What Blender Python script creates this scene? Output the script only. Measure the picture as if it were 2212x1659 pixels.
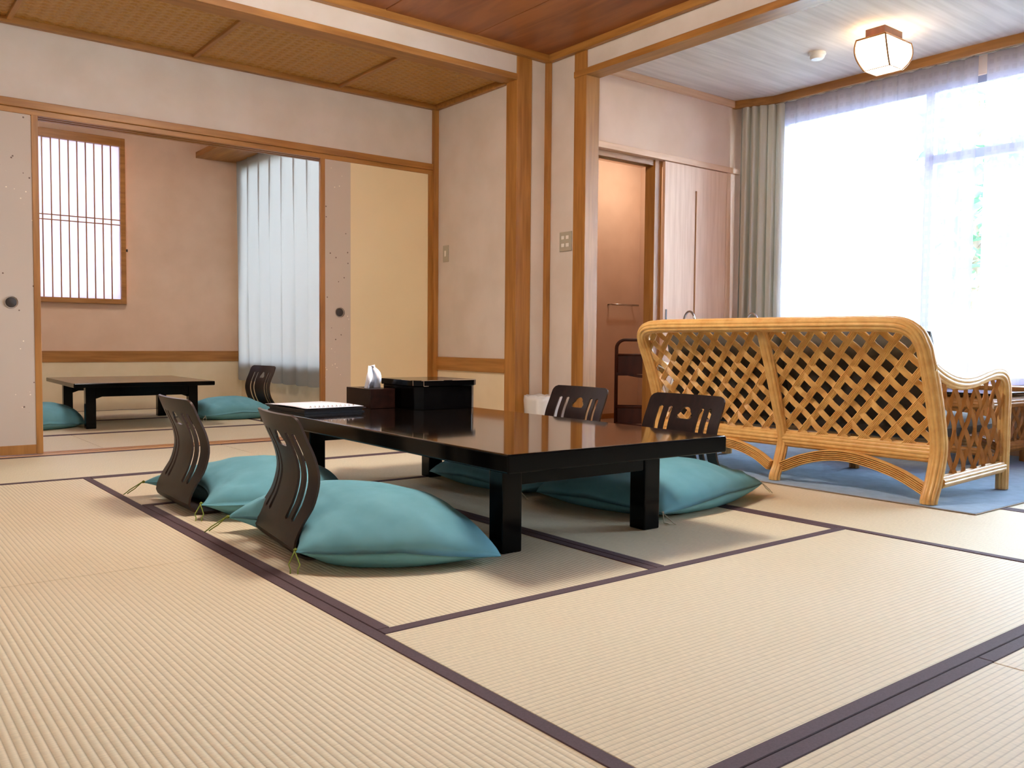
import bpy, math, random
from mathutils import Vector, noise
random.seed(7)
PI = math.pi
sc = bpy.context.scene
COL = sc.collection
for o in list(bpy.data.objects): bpy.data.objects.remove(o)

# ------------------------------------------------------------------ camera
YAW, PIT, ROL, FPX, CAMH = 0.904532, -0.047409, 0.0084450, 1884.336, 0.68
f = Vector((math.cos(PIT)*math.cos(YAW), math.cos(PIT)*math.sin(YAW), math.sin(PIT)))
r = f.cross(Vector((0,0,1))).normalized(); u = r.cross(f)
r2 = r*math.cos(ROL)+u*math.sin(ROL); u2 = u*math.cos(ROL)-r*math.sin(ROL)
cd = bpy.data.cameras.new('camera'); cam = bpy.data.objects.new('camera', cd); COL.objects.link(cam)
from mathutils import Matrix
cam.matrix_world = Matrix(((r2.x,u2.x,-f.x,0),(r2.y,u2.y,-f.y,0),(r2.z,u2.z,-f.z,CAMH),(0,0,0,1)))
cd.sensor_width = 36; cd.lens = 36*FPX/2212; cd.clip_start = .02; cd.clip_end = 200
sc.camera = cam

# ------------------------------------------------------------------ world, lights, exposure
sc.view_settings.view_transform = 'Standard'; sc.view_settings.look = 'None'
sc.view_settings.gamma = 1; sc.view_settings.use_curve_mapping = False
sc.view_settings.exposure = 0.71
sc.cycles.use_denoising = True
sc.cycles.max_bounces = 9; sc.cycles.diffuse_bounces = 5; sc.cycles.glossy_bounces = 4
sc.cycles.transmission_bounces = 6; sc.cycles.transparent_max_bounces = 12
sc.cycles.sample_clamp_indirect = 40; sc.cycles.caustics_reflective = False; sc.cycles.caustics_refractive = False
w = bpy.data.worlds.new('world'); sc.world = w; w.use_nodes = True
wn = w.node_tree.nodes; wl = w.node_tree.links
bg = wn['Background']
tc = wn.new('ShaderNodeTexCoord'); sx = wn.new('ShaderNodeSeparateXYZ'); rp = wn.new('ShaderNodeValToRGB')
wl.new(tc.outputs['Generated'], sx.inputs[0]); wl.new(sx.outputs['Z'], rp.inputs[0])
rp.color_ramp.elements[0].position = 0.0; rp.color_ramp.elements[0].color = (.86,.90,1.0,1)
rp.color_ramp.elements[1].position = 0.8; rp.color_ramp.elements[1].color = (.70,.82,1.0,1)
wl.new(rp.outputs[0], bg.inputs[0]); bg.inputs[1].default_value = 50.0
def area(name, loc, rot, sx_, sy_, power, color=(1,1,1), portal=False, spread=PI):
    l = bpy.data.lights.new(name, 'AREA'); l.shape = 'RECTANGLE'; l.size = sx_; l.size_y = sy_
    l.energy = power; l.color = color; l.spread = spread
    o = bpy.data.objects.new(name, l); COL.objects.link(o); o.location = loc; o.rotation_euler = rot
    if portal: l.cycles.is_portal = True
    return o
area('window_portal', (5.90,1.95,1.425), (0,PI/2,0), 1.97, 4.3, 1, portal=True)
area('bedroom_window_portal', (3.55,7.64,1.445), (0,PI/2,0), 2.02, 2.45, 1, portal=True)
area('shoji_portal', (1.75,9.12,1.8), (-PI/2,0,0), 1.1, 1.5, 1, portal=True)
WARM = (1.0,.955,.885)

# ------------------------------------------------------------------ helpers
def tag(o, label=None, cat=None, group=None, kind=None):
    if label: o['label'] = label
    if cat: o['category'] = cat
    if group: o['group'] = group
    if kind: o['kind'] = kind
    return o
def thing(name, label, cat, loc=(0,0,0), rz=0, group=None):
    o = bpy.data.objects.new(name, None); COL.objects.link(o); o.location = loc; o.rotation_euler = (0,0,rz)
    o.empty_display_size = .05
    return tag(o, label, cat, group)
class MB:
    def __init__(s): s.v = []; s.f = []
    def add(s, vs, fs):
        n = len(s.v); s.v += [tuple(v) for v in vs]; s.f += [tuple(i+n for i in q) for q in fs]; return s
    def box(s, x0,x1,y0,y1,z0,z1):
        v = [(x0,y0,z0),(x1,y0,z0),(x1,y1,z0),(x0,y1,z0),(x0,y0,z1),(x1,y0,z1),(x1,y1,z1),(x0,y1,z1)]
        return s.add(v, [(0,3,2,1),(4,5,6,7),(0,1,5,4),(1,2,6,5),(2,3,7,6),(3,0,4,7)])
    def grid(s, P, nu, nv, closed_u=False):
        n = len(s.v); s.v += [tuple(p) for p in P]
        for j in range(nv-1):
            for i in range(nu if closed_u else nu-1):
                a = n+j*nu+i; b = n+j*nu+(i+1)%nu
                s.f.append((a,b,b+nu,a+nu))
        return s
    def sweep(s, path, prof, up=None, caps=True, closed=False):
        path = [Vector(p) for p in path]; n = len(path); m = len(prof); N0 = len(s.v)
        nrm = None
        for i,p in enumerate(path):
            if closed: t = (path[(i+1)%n]-path[i-1]).normalized()
            else: t = (path[min(i+1,n-1)]-path[max(i-1,0)]).normalized()
            if up is not None:
                uu = Vector(up[i] if isinstance(up,list) else up); nn = (uu - t*uu.dot(t)).normalized()
            else:
                if nrm is None: nrm = Vector((0,0,1)) if abs(t.z)<.9 else Vector((1,0,0))
                nn = (nrm - t*nrm.dot(t)).normalized(); nrm = nn
            sd = t.cross(nn)
            for a,b in prof: s.v.append(tuple(p+sd*a+nn*b))
        for i in range(n if closed else n-1):
            for k in range(m):
                a = N0+i*m+k; b = N0+i*m+(k+1)%m; c = N0+((i+1)%n)*m+(k+1)%m; d = N0+((i+1)%n)*m+k
                s.f.append((a,d,c,b))
        if caps and not closed:
            s.f.append(tuple(N0+k for k in range(m))); s.f.append(tuple(N0+(n-1)*m+k for k in reversed(range(m))))
        return s
    def tube(s, path, rad, n=10, **k):
        return s.sweep(path, [(rad*math.cos(2*PI*i/n), rad*math.sin(2*PI*i/n)) for i in range(n)], **k)
    def lathe(s, prof, n=24, c=(0,0)):
        P = []
        for rr,z in prof:
            for i in range(n): P.append((c[0]+rr*math.cos(2*PI*i/n), c[1]+rr*math.sin(2*PI*i/n), z))
        return s.grid(P, n, len(prof), closed_u=True)
    def build(s, name, mat, parent=None, smooth=False, bevel=0, seg=2, solid=0, auto=None):
        me = bpy.data.meshes.new(name); me.from_pydata(s.v, [], s.f); me.update()
        me.materials.append(mat)
        o = bpy.data.objects.new(name, me); COL.objects.link(o)
        if parent: o.parent = parent
        if smooth:
            for p in me.polygons: p.use_smooth = True
            if auto:
                try: me.set_sharp_from_angle(angle=math.radians(auto))
                except Exception: pass
        if solid:
            m = o.modifiers.new('solid','SOLIDIFY'); m.thickness = solid; m.offset = 0
        if bevel:
            m = o.modifiers.new('bevel','BEVEL'); m.width = bevel; m.segments = seg; m.limit_method = 'ANGLE'
        return o
def S(name, mb, mat, **k):
    o = mb.build(name, mat, **k)
    if not k.get('parent'): o['kind'] = 'structure'
    return o
def bx(*a): return MB().box(*a)
def srgb(c):
    return tuple(((x/255)/12.92 if x/255<=.04045 else ((x/255+.055)/1.055)**2.4) for x in c)+(1,)

# ------------------------------------------------------------------ materials
def nt(name):
    m = bpy.data.materials.new(name); m.use_nodes = True
    return m, m.node_tree.nodes, m.node_tree.links, m.node_tree.nodes['Principled BSDF']
def mapped(N, L, scale, coord='Object', rot=(0,0,0)):
    t = N.new('ShaderNodeTexCoord'); mp = N.new('ShaderNodeMapping')
    mp.inputs['Scale'].default_value = scale; mp.inputs['Rotation'].default_value = rot
    L.new(t.outputs[coord], mp.inputs[0]); return mp.outputs[0]
def noisy(name, c1, c2, scale=(4,4,4), nscale=1, detail=4, rough=.6, bump=0, bscale=None, dist=0, spec=.5, rot=(0,0,0), coat=0, ramp=(.35,.65), bd=.01, objvar=0, coord='Object'):
    m,N,L,B = nt(name)
    v = mapped(N,L,scale,coord,rot)
    n = N.new('ShaderNodeTexNoise'); n.inputs['Scale'].default_value = nscale; n.inputs['Detail'].default_value = detail
    n.inputs['Distortion'].default_value = dist
    L.new(v,n.inputs['Vector'])
    r_ = N.new('ShaderNodeValToRGB'); r_.color_ramp.elements[0].position = ramp[0]; r_.color_ramp.elements[1].position = ramp[1]
    r_.color_ramp.elements[0].color = srgb(c1); r_.color_ramp.elements[1].color = srgb(c2)
    L.new(n.outputs['Fac'], r_.inputs[0])
    out = r_.outputs[0]
    if objvar:
        oi = N.new('ShaderNodeObjectInfo'); hs = N.new('ShaderNodeHueSaturation'); mr = N.new('ShaderNodeMapRange')
        mr.inputs['To Min'].default_value = 1-objvar; mr.inputs['To Max'].default_value = 1+objvar
        L.new(oi.outputs['Random'], mr.inputs[0]); L.new(mr.outputs[0], hs.inputs['Value']); L.new(out, hs.inputs['Color']); out = hs.outputs[0]
    L.new(out, B.inputs['Base Color'])
    B.inputs['Roughness'].default_value = rough; B.inputs['Specular IOR Level'].default_value = spec
    B.inputs['Coat Weight'].default_value = coat; B.inputs['Coat Roughness'].default_value = .08
    if bump:
        n2 = N.new('ShaderNodeTexNoise'); n2.inputs['Scale'].default_value = bscale or nscale*6; n2.inputs['Detail'].default_value = 3
        L.new(v, n2.inputs['Vector'])
        b = N.new('ShaderNodeBump'); b.inputs['Strength'].default_value = bump; b.inputs['Distance'].default_value = bd
        L.new(n2.outputs['Fac'], b.inputs['Height']); L.new(b.outputs[0], B.inputs['Normal'])
    return m
def plain(name, c, rough=.5, metal=0, spec=.5, coat=0, emit=0, ecol=None):
    m,N,L,B = nt(name); B.inputs['Base Color'].default_value = srgb(c); B.inputs['Roughness'].default_value = rough
    B.inputs['Metallic'].default_value = metal; B.inputs['Specular IOR Level'].default_value = spec; B.inputs['Coat Weight'].default_value = coat
    if emit:
        B.inputs['Emission Color'].default_value = srgb(ecol or c); B.inputs['Emission Strength'].default_value = emit
    return m
W1,W2 = (148,97,42),(174,120,58)
WOODZ = noisy('wood_vertical', W1, W2, (14,14,1.1), 2.2, 5, .42, .08, 14, dist=.4, bd=.002)
WOODX = noisy('wood_along_x', W1, W2, (1.1,14,14), 2.2, 5, .42, .08, 14, dist=.4, bd=.002)
WOODY = noisy('wood_along_y', W1, W2, (14,1.1,14), 2.2, 5, .42, .08, 14, dist=.4, bd=.002)
PALEWZ = noisy('pale_door_wood', (216,172,138), (228,188,154), (18,18,1.2), 2, 4, .5, .04, 10, bd=.001)
PALEWX = noisy('pale_lintel_wood', (206,160,122), (222,178,140), (1.2,18,18), 2, 4, .5, .04, 10, bd=.001)
CEILB = noisy('ceiling_board', (122,66,34), (154,92,48), (5,.7,5), 1.6, 6, .42, .03, 12, dist=1.2, objvar=.14, bd=.001)
PLASTER = noisy('plaster', (205,191,176), (213,200,187), (3,3,3), 1.3, 4, .92, .35, 260, bd=.0015)
PLASTERC = noisy('cream_wainscot', (222,204,170), (228,211,180), (3,3,3), 1.5, 3, .85, .1, 200, bd=.001)
PLASTERP = noisy('pink_plaster', (216,184,158), (223,192,167), (3,3,3), 1.3, 4, .92, .35, 260, bd=.0015)
CEILW = noisy('pale_grain_ceiling', (205,192,180), (222,210,198), (.6,9,1), 3, 5, .75, .05, 20, bd=.001)
BLACK = noisy('black_lacquer', (5,5,6), (8,7,8), (3,3,3), 2, 2, .12, .02, 30, spec=.13, bd=.0006)
TABLETOP = noisy('table_lacquer', (14,9,7), (22,14,10), (3,3,3), 2, 2, .045, .012, 7, spec=.8, coat=.7, bd=.0006)
CHAIRW = noisy('dark_bentwood', (24,13,12), (34,19,16), (20,20,2), 3, 4, .38, .03, 30, spec=.2, bd=.0006)
CHAIRE = plain('bentwood_edge', (62,42,32), .4)
TEAL = noisy('teal_cotton', (100,162,176), (112,174,188), (5,5,5), 1.5, 3, .85, .5, 420, bd=.001)
TIEG = plain('green_cord', (122,138,48), .8)
TIEW = plain('pale_cord', (214,206,180), .8)
DARKM = plain('dark_metal', (60,52,50), .35, .8)
PULLM = plain('dark_door_pull', (58,50,46), .6)
CHROME = plain('chrome', (200,196,192), .16, 1)
WHITEP = plain('white_plastic', (232,228,222), .35)
SWG = plain('switch_plate_grey', (168,160,140), .4)
SWW = plain('switch_rocker', (226,220,208), .3)
RATTAN = noisy('rattan', (210,158,88), (226,182,110), (7,7,7), 3, 4, .38, .1, 60, spec=.5, bd=.001)
RATTAND = noisy('rattan_side', (168,112,50), (190,132,66), (7,7,7), 3, 4, .45, .1, 60, spec=.5, bd=.001)
CUSHD = noisy('dark_cushion', (66,60,54), (78,71,64), (6,6,6), 3, 3, .9, .4, 300, bd=.001)
RUGM = noisy('blue_rug_pile', (168,190,210), (180,202,222), (5,5,5), 4, 5, .95, .9, 420, spec=.1, bd=.003)
RUGE = plain('rug_binding', (150,130,110), .9)
TROLW = noisy('trolley_brown', (62,30,22), (80,42,30), (10,10,2), 2, 4, .4, .05, 30, bd=.001)
PAPER = plain('paper_white', (226,226,232), .6)
BINDER = noisy('binder_leather', (34,22,22), (46,30,28), (8,8,8), 4, 4, .45, .3, 80, bd=.001)
TISSUE = plain('tissue_white', (240,240,246), .7)
ALU = plain('aluminium_frame', (150,150,170), .4, .6)
FLOORW = noisy('sill_wood', (196,142,92), (210,158,106), (1.1,14,14), 2, 4, .4, .05, 14, bd=.001)
VFLOOR = noisy('vestibule_floor', (170,140,116), (186,156,130), (1,10,1), 2, 4, .3, bd=.001)

def tatami_mat_material(name, along):
    m,N,L,B = nt(name)
    # rush stitches: fine streaks across the ribs, slight blotches of age
    v = mapped(N,L,(1,1,1))
    st = mapped(N,L,(14,330,1) if along=='y' else (330,14,1)) if False else mapped(N,L,(40,420,1) if along=='y' else (420,40,1))
    n1 = N.new('ShaderNodeTexNoise'); n1.inputs['Scale'].default_value = 1; n1.inputs['Detail'].default_value = 2
    L.new(st, n1.inputs['Vector'])
    n2 = N.new('ShaderNodeTexNoise'); n2.inputs['Scale'].default_value = 2.2; n2.inputs['Detail'].default_value = 4; L.new(v, n2.inputs['Vector'])
    mx = N.new('ShaderNodeMix'); mx.data_type = 'RGBA'; mx.inputs['A'].default_value = srgb((216,200,166)); mx.inputs['B'].default_value = srgb((222,208,178))
    L.new(n2.outputs['Fac'], mx.inputs['Factor'])
    mr = N.new('ShaderNodeMapRange'); mr.inputs['From Min'].default_value = .3; mr.inputs['From Max'].default_value = .7
    mr.inputs['To Min'].default_value = .88; mr.inputs['To Max'].default_value = 1.06; L.new(n1.outputs['Fac'], mr.inputs[0])
    # groove darkening between the ribs
    sp = N.new('ShaderNodeSeparateXYZ'); L.new(v, sp.inputs[0])
    w_ = N.new('ShaderNodeMath'); w_.operation = 'MULTIPLY'; w_.inputs[1].default_value = PI/.0145
    L.new(sp.outputs['X' if along=='y' else 'Y'], w_.inputs[0])
    s_ = N.new('ShaderNodeMath'); s_.operation = 'SINE'; L.new(w_.outputs[0], s_.inputs[0])
    a_ = N.new('ShaderNodeMath'); a_.operation = 'ABSOLUTE'; L.new(s_.outputs[0], a_.inputs[0])
    g_ = N.new('ShaderNodeMapRange'); g_.inputs['From Min'].default_value = 0; g_.inputs['From Max'].default_value = .5
    g_.inputs['To Min'].default_value = .74; g_.inputs['To Max'].default_value = 1; L.new(a_.outputs[0], g_.inputs[0])
    mm = N.new('ShaderNodeMath'); mm.operation = 'MULTIPLY'; L.new(mr.outputs[0], mm.inputs[0]); L.new(g_.outputs[0], mm.inputs[1])
    hs = N.new('ShaderNodeHueSaturation'); L.new(mm.outputs[0], hs.inputs['Value']); L.new(mx.outputs['Result'], hs.inputs['Color'])
    L.new(hs.outputs[0], B.inputs['Base Color']); B.inputs['Roughness'].default_value = .62; B.inputs['Specular IOR Level'].default_value = .35
    hh = N.new('ShaderNodeMath'); hh.operation = 'MULTIPLY_ADD'; hh.inputs[1].default_value = .35; L.new(n1.outputs['Fac'], hh.inputs[0]); L.new(a_.outputs[0], hh.inputs[2])
    b = N.new('ShaderNodeBump'); b.inputs['Strength'].default_value = .55; b.inputs['Distance'].default_value = .0018
    L.new(hh.outputs[0], b.inputs['Height']); L.new(b.outputs[0], B.inputs['Normal'])
    return m
TATX = tatami_mat_material('rush_ribs_along_x', 'x'); TATY = tatami_mat_material('rush_ribs_along_y', 'y')
HERI = noisy('mat_border_cloth', (74,52,56), (84,60,64), (30,30,30), 8, 2, .8, .3, 300, bd=.001)

def curtain_mat(name, col, transp, transl, stripes=False, tcol=None):
    m,N,L,B = nt(name); out = N['Material Output']
    B.inputs['Base Color'].default_value = srgb(col); B.inputs['Roughness'].default_value = .9; B.inputs['Specular IOR Level'].default_value = .1
    tl = N.new('ShaderNodeBsdfTranslucent'); tl.inputs[0].default_value = srgb(tcol or col)
    m1 = N.new('ShaderNodeMixShader'); m1.inputs[0].default_value = transl; L.new(B.outputs[0], m1.inputs[1]); L.new(tl.outputs[0], m1.inputs[2])
    res = m1.outputs[0]
    if transp:
        tr = N.new('ShaderNodeBsdfTransparent'); m2 = N.new('ShaderNodeMixShader')
        m2.inputs[0].default_value = transp
        if stripes:
            v = mapped(N,L,(1,1,1),'UV' if False else 'Object'); sp = N.new('ShaderNodeSeparateXYZ'); L.new(v, sp.inputs[0])
            def wave(ax, per, lo):
                a = N.new('ShaderNodeMath'); a.operation = 'MULTIPLY'; a.inputs[1].default_value = 2*PI/per; L.new(sp.outputs[ax], a.inputs[0])
                s_ = N.new('ShaderNodeMath'); s_.operation = 'SINE'; L.new(a.outputs[0], s_.inputs[0])
                c_ = N.new('ShaderNodeMath'); c_.operation = 'GREATER_THAN'; c_.inputs[1].default_value = lo; L.new(s_.outputs[0], c_.inputs[0]); return c_.outputs[0]
            a1 = wave('Z', .06, .1); a2 = wave('Y', .045, -.2)
            mu = N.new('ShaderNodeMath'); mu.operation = 'MULTIPLY'; L.new(a1, mu.inputs[0]); L.new(a2, mu.inputs[1])
            fm = N.new('ShaderNodeMath'); fm.operation = 'MULTIPLY_ADD'; fm.inputs[1].default_value = .07; fm.inputs[2].default_value = transp
            L.new(mu.outputs[0], fm.inputs[0]); L.new(fm.outputs[0], m2.inputs[0])
        L.new(res, m2.inputs[1]); L.new(tr.outputs[0], m2.inputs[2]); res = m2.outputs[0]
    L.new(res, out.inputs[0]); return m
SHEER = curtain_mat('sheer_lace', (232,226,244), .25, .6, True, tcol=(112,106,124))
DRAPE = curtain_mat('grey_beige_drape', (206,196,180), 0, .25, tcol=(120,118,108))
BRCURT = curtain_mat('pale_bedroom_curtain', (205,208,204), 0, .5, tcol=(76,72,69))
SHOJI = curtain_mat('shoji_paper', (226,226,234), .0, .6, tcol=(126,124,132))
BINLINER = curtain_mat('thin_plastic_liner', (230,228,226), .35, .2); _b = BINLINER.node_tree.nodes['Principled BSDF']; _b.inputs['Roughness'].default_value = .15; _b.inputs['Specular IOR Level'].default_value = .9
GLASS = plain('pane_glass', (240,248,250), .02); GLASS.node_tree.nodes['Principled BSDF'].inputs['Transmission Weight'].default_value = 1
def thin_glass(name, tint):
    m,N,L,B = nt(name); out = N['Material Output']
    g = N.new('ShaderNodeBsdfGlossy'); g.inputs['Roughness'].default_value = .02
    t = N.new('ShaderNodeBsdfTransparent'); t.inputs[0].default_value = srgb(tint)
    fr = N.new('ShaderNodeFresnel'); fr.inputs[0].default_value = 1.45
    mx = N.new('ShaderNodeMixShader'); L.new(fr.outputs[0], mx.inputs[0]); L.new(t.outputs[0], mx.inputs[1]); L.new(g.outputs[0], mx.inputs[2]); L.new(mx.outputs[0], out.inputs[0])
    return m
PANE = thin_glass('window_pane', (236,246,250)); TABGLASS = thin_glass('table_glass', (150,165,165))
LAMPSH = plain('lit_lamp_shade', (255,244,226), .5, emit=4, ecol=(255,240,212))
def lampmat(name, st):
    m = plain(name, (255,250,240), .5, emit=st); m.node_tree.nodes['Principled BSDF'].inputs['Emission Color'].default_value = WARM+(1,); return m
LAMPSH2 = lampmat('lit_room_lamp', 42); LAMPSH3 = lampmat('lit_bedroom_lamp', 19)

def fusuma_paper(name, c, specks):
    m,N,L,B = nt(name); v = mapped(N,L,(1,1,1))
    nz = N.new('ShaderNodeTexNoise'); nz.inputs['Scale'].default_value = 3; L.new(v,nz.inputs['Vector'])
    base = N.new('ShaderNodeMix'); base.data_type = 'RGBA'; base.inputs['A'].default_value = srgb(c); base.inputs['B'].default_value = srgb([x+8 for x in c]); L.new(nz.outputs['Fac'], base.inputs['Factor'])
    col = base.outputs['Result']
    if specks:
        for (sc_, th, cc, off) in ((26,.13,(112,92,80),0),(30,.11,(240,228,206),5)):
            mp = N.new('ShaderNodeMapping'); mp.inputs['Location'].default_value = (off,off*2,off*3); L.new(v,mp.inputs[0])
            vo = N.new('ShaderNodeTexVoronoi'); vo.inputs['Scale'].default_value = sc_; L.new(mp.outputs[0], vo.inputs['Vector'])
            lt = N.new('ShaderNodeMath'); lt.operation = 'LESS_THAN'; lt.inputs[1].default_value = th; L.new(vo.outputs['Distance'], lt.inputs[0])
            n3 = N.new('ShaderNodeTexNoise'); n3.inputs['Scale'].default_value = 5; L.new(mp.outputs[0], n3.inputs['Vector'])
            g3 = N.new('ShaderNodeMath'); g3.operation = 'GREATER_THAN'; g3.inputs[1].default_value = .54; L.new(n3.outputs['Fac'], g3.inputs[0])
            mu = N.new('ShaderNodeMath'); mu.operation = 'MULTIPLY'; L.new(lt.outputs[0], mu.inputs[0]); L.new(g3.outputs[0], mu.inputs[1])
            mx = N.new('ShaderNodeMix'); mx.data_type = 'RGBA'; L.new(mu.outputs[0], mx.inputs['Factor']); L.new(col, mx.inputs['A']); mx.inputs['B'].default_value = srgb(cc); col = mx.outputs['Result']
    L.new(col, B.inputs['Base Color']); B.inputs['Roughness'].default_value = .8
    return m
FUSG = fusuma_paper('speckled_grey_paper', (190,174,158), True)
FUSC = fusuma_paper('cream_door_paper', (224,203,162), False)

# ================================================================== ROOM SHELL
# floor slab with every tatami mat a piece of its own
floor = S('floor', bx(-1.0,6.0,-1.2,9.1,-.12,-.03), FLOORW)
def mat(x0,x1,y0,y1,d):
    g = .0012; x0+=g; x1-=g; y0+=g; y1-=g
    m = MB().box(x0,x1,y0,y1,-.03,0).build('tatami_mat', TATX if d=='x' else TATY, floor, bevel=.002, seg=1)
    b = .034
    for k in (0,1):
        if d=='x': q = (x0,x1,(y0,y1-b)[k],(y0+b,y1)[k])
        else: q = ((x0,x1-b)[k],(x0+b,x1)[k],y0,y1)
        MB().box(*q,-.004,.0022).build('cloth_border', HERI, m, bevel=.0015, seg=1)
mat(.055,1.005,.80,2.706,'y'); mat(.055,1.005,2.706,4.615,'y'); mat(.055,1.005,-1.1,.80,'y')
mat(-.95,.055,.80,2.706,'y'); mat(-.95,.055,2.706,4.615,'y'); mat(-.95,.055,-1.1,.80,'y')
mat(1.005,2.955,.845,1.785,'x')
mat(1.005,1.970,1.785,3.700,'y'); mat(1.970,2.955,1.785,3.700,'y')
mat(1.005,2.955,3.700,4.615,'x')
mat(2.955,3.885,.845,2.750,'y'); mat(2.955,3.885,2.750,4.615,'y')
mat(1.005,1.963,-.10,.845,'x'); mat(1.963,3.885,-.10,.845,'x'); mat(1.005,2.93,-1.1,-.10,'x'); mat(2.93,3.885,-1.1,-.10,'x')
mat(3.885,4.84,-1.1,.845,'y'); mat(3.885,4.84,.845,2.750,'y'); mat(3.885,4.84,2.750,4.28,'y')
mat(4.84,5.78,-1.1,.845,'y'); mat(4.84,5.78,.845,2.750,'y'); mat(4.84,5.78,2.750,4.28,'y')
mat(-.95,.08,4.615,5.645,'x'); mat(.08,2.01,4.615,5.645,'x'); mat(2.01,3.69,4.615,5.645,'x')
mat(-.6,1.35,5.80,6.785,'x'); mat(1.35,3.40,5.80,6.785,'x')
mat(-.6,.9,6.785,7.85,'x'); mat(.9,2.86,6.785,7.85,'x'); mat(2.86,3.40,6.785,7.85,'y')
mat(-.6,1.35,7.85,8.93,'x'); mat(1.35,3.40,7.85,8.93,'x')
S('trim_1', bx(-.98,3.69,5.645,5.80,-.03,.006), FLOORW, bevel=.002)      # door sill between the rooms
g_ = MB(); g_.box(-.98,3.69,5.690,5.697,.0055,.0085); g_.box(-.98,3.69,5.745,5.752,.0055,.0085)
S('trim_2', g_, WOODX)

# --- ceiling of the main room: boards along Y
ceil = S('ceiling', bx(-1.0,3.99,-1.2,4.70,2.67,2.72), CEILB)
xs = [3.99,3.31,2.655,2.0,1.345,.69,.035,-.62,-1.0]
for i in range(len(xs)-1):
    MB().box(xs[i+1]+.004, xs[i]-.0015, -1.2, 4.66, 2.648-(i%2)*.002, 2.67).build('plank', CEILB, ceil, bevel=.0015, seg=1)
S('trim_3', MB().box(-1.0,3.972,4.625,4.669,2.602,2.668), WOODX, bevel=.003)
S('trim_26', MB().box(3.935,3.972,-1.2,4.625,2.602,2.668), WOODY, bevel=.003)
# fascia, wooden member and lowered woven ceiling in front of the sliding doors
S('wall_fascia', bx(-1.0,3.69,4.669,4.77,2.483,2.67), PLASTER)
S('trim_4', bx(-1.0,3.69,4.660,4.775,2.443,2.484), WOODX, bevel=.003)
LC = S('ceiling_lowered', bx(-1.0,3.72,4.76,5.70,2.50,2.56), CEILB)
WEAVE = noisy('woven_bamboo', (166,118,52), (188,140,68), (30,30,30), 3, 3, .42, .1, 40, bd=.001)
def weave(x0,x1,y0,y1,z):
    m = MB(); nx = int((x1-x0)/.0085); ny = int((y1-y0)/.0085); P = []
    for j in range(ny+1):
        for i in range(nx+1):
            x = x0+(x1-x0)*i/nx; y = y0+(y1-y0)*j/ny
            a = x/.062; b = y/.052; k = (b+.5*math.floor(a)) 
            h = max(0,1-((a%1-.5)**2+((k%1)-.5)**2)*6.0)
            P.append((x,y,z+.006*h))
    return m.grid(P, nx+1, ny+1)
MB.add
wv = weave(-.95,3.66,4.83,5.64,2.470).build('woven_panel', WEAVE, LC, smooth=True); wv['kind'] = 'stuff'
for x in (-.18,.842,1.865,2.87): MB().box(x-.014,x+.014,4.775,5.64,2.452,2.482).build('batten', WOODY, LC, bevel=.004)
S('trim_5', MB().box(-1.0,3.668,5.625,5.665,2.436,2.505).box(-1.0,3.668,4.775,4.80,2.445,2.50).box(3.668,3.70,4.775,5.665,2.434,2.505), WOODX, bevel=.003)
# --- wall with the sliding doors (plane Y=5.665)
S('wall_doors', bx(-1.0,3.70,5.665,5.775,2.030,2.56), PLASTER)
S('trim_6', bx(-1.0,3.675,5.645,5.795,1.985,2.031), WOODX, bevel=.003)          # lintel
S('trim_7', MB().box(-1.0,3.675,5.662,5.690,1.953,1.986).box(-1.0,3.675,5.712,5.738,1.953,1.986).box(-1.0,3.675,5.76,5.790,1.953,1.986), WOODX, bevel=.002)
S('trim_8', bx(3.660,3.700,5.630,5.80,0,2.50), WOODZ, bevel=.002)               # corner post
S('wall_right_of_doors', bx(3.700,3.80,4.775,5.80,0,2.56), PLASTER)
S('wall_wainscot', bx(3.697,3.701,4.78,5.63,0,.47), PLASTERC)
S('trim_9', bx(3.685,3.705,4.78,5.63,.468,.567), WOODY, bevel=.002)
S('trim_10', bx(3.688,3.818,4.662,4.782,0,2.605), WOODZ, bevel=.005)            # big post left
S('wall_strip_back', bx(3.815,3.98,4.676,4.80,0,2.67), PLASTER)
S('trim_11', bx(3.944,3.976,4.638,4.680,0,2.605), WOODZ, bevel=.002)
S('wall_strip_side', bx(3.978,4.085,4.395,4.69,0,2.67), PLASTER)
S('trim_12', bx(3.967,4.089,4.283,4.400,0,2.445), WOODZ, bevel=.004)            # big post right
S('trim_13', bx(3.967,3.985,4.283,4.400,2.44,2.605), WOODZ, bevel=.002)
S('wall_beam_to_sunroom', bx(3.978,4.085,-1.2,4.40,2.483,2.67), PLASTER)
S('trim_14', bx(3.960,4.092,-1.2,4.40,2.443,2.485), WOODY, bevel=.003)
# remaining shell, seen only from other viewpoints and in bounce light
S('wall_left', bx(-1.1,-1.0,-1.3,9.2,-.05,2.8), PLASTER)
S('wall_behind', bx(-1.1,5.95,-1.3,-1.2,-.05,2.8), PLASTER)

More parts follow.
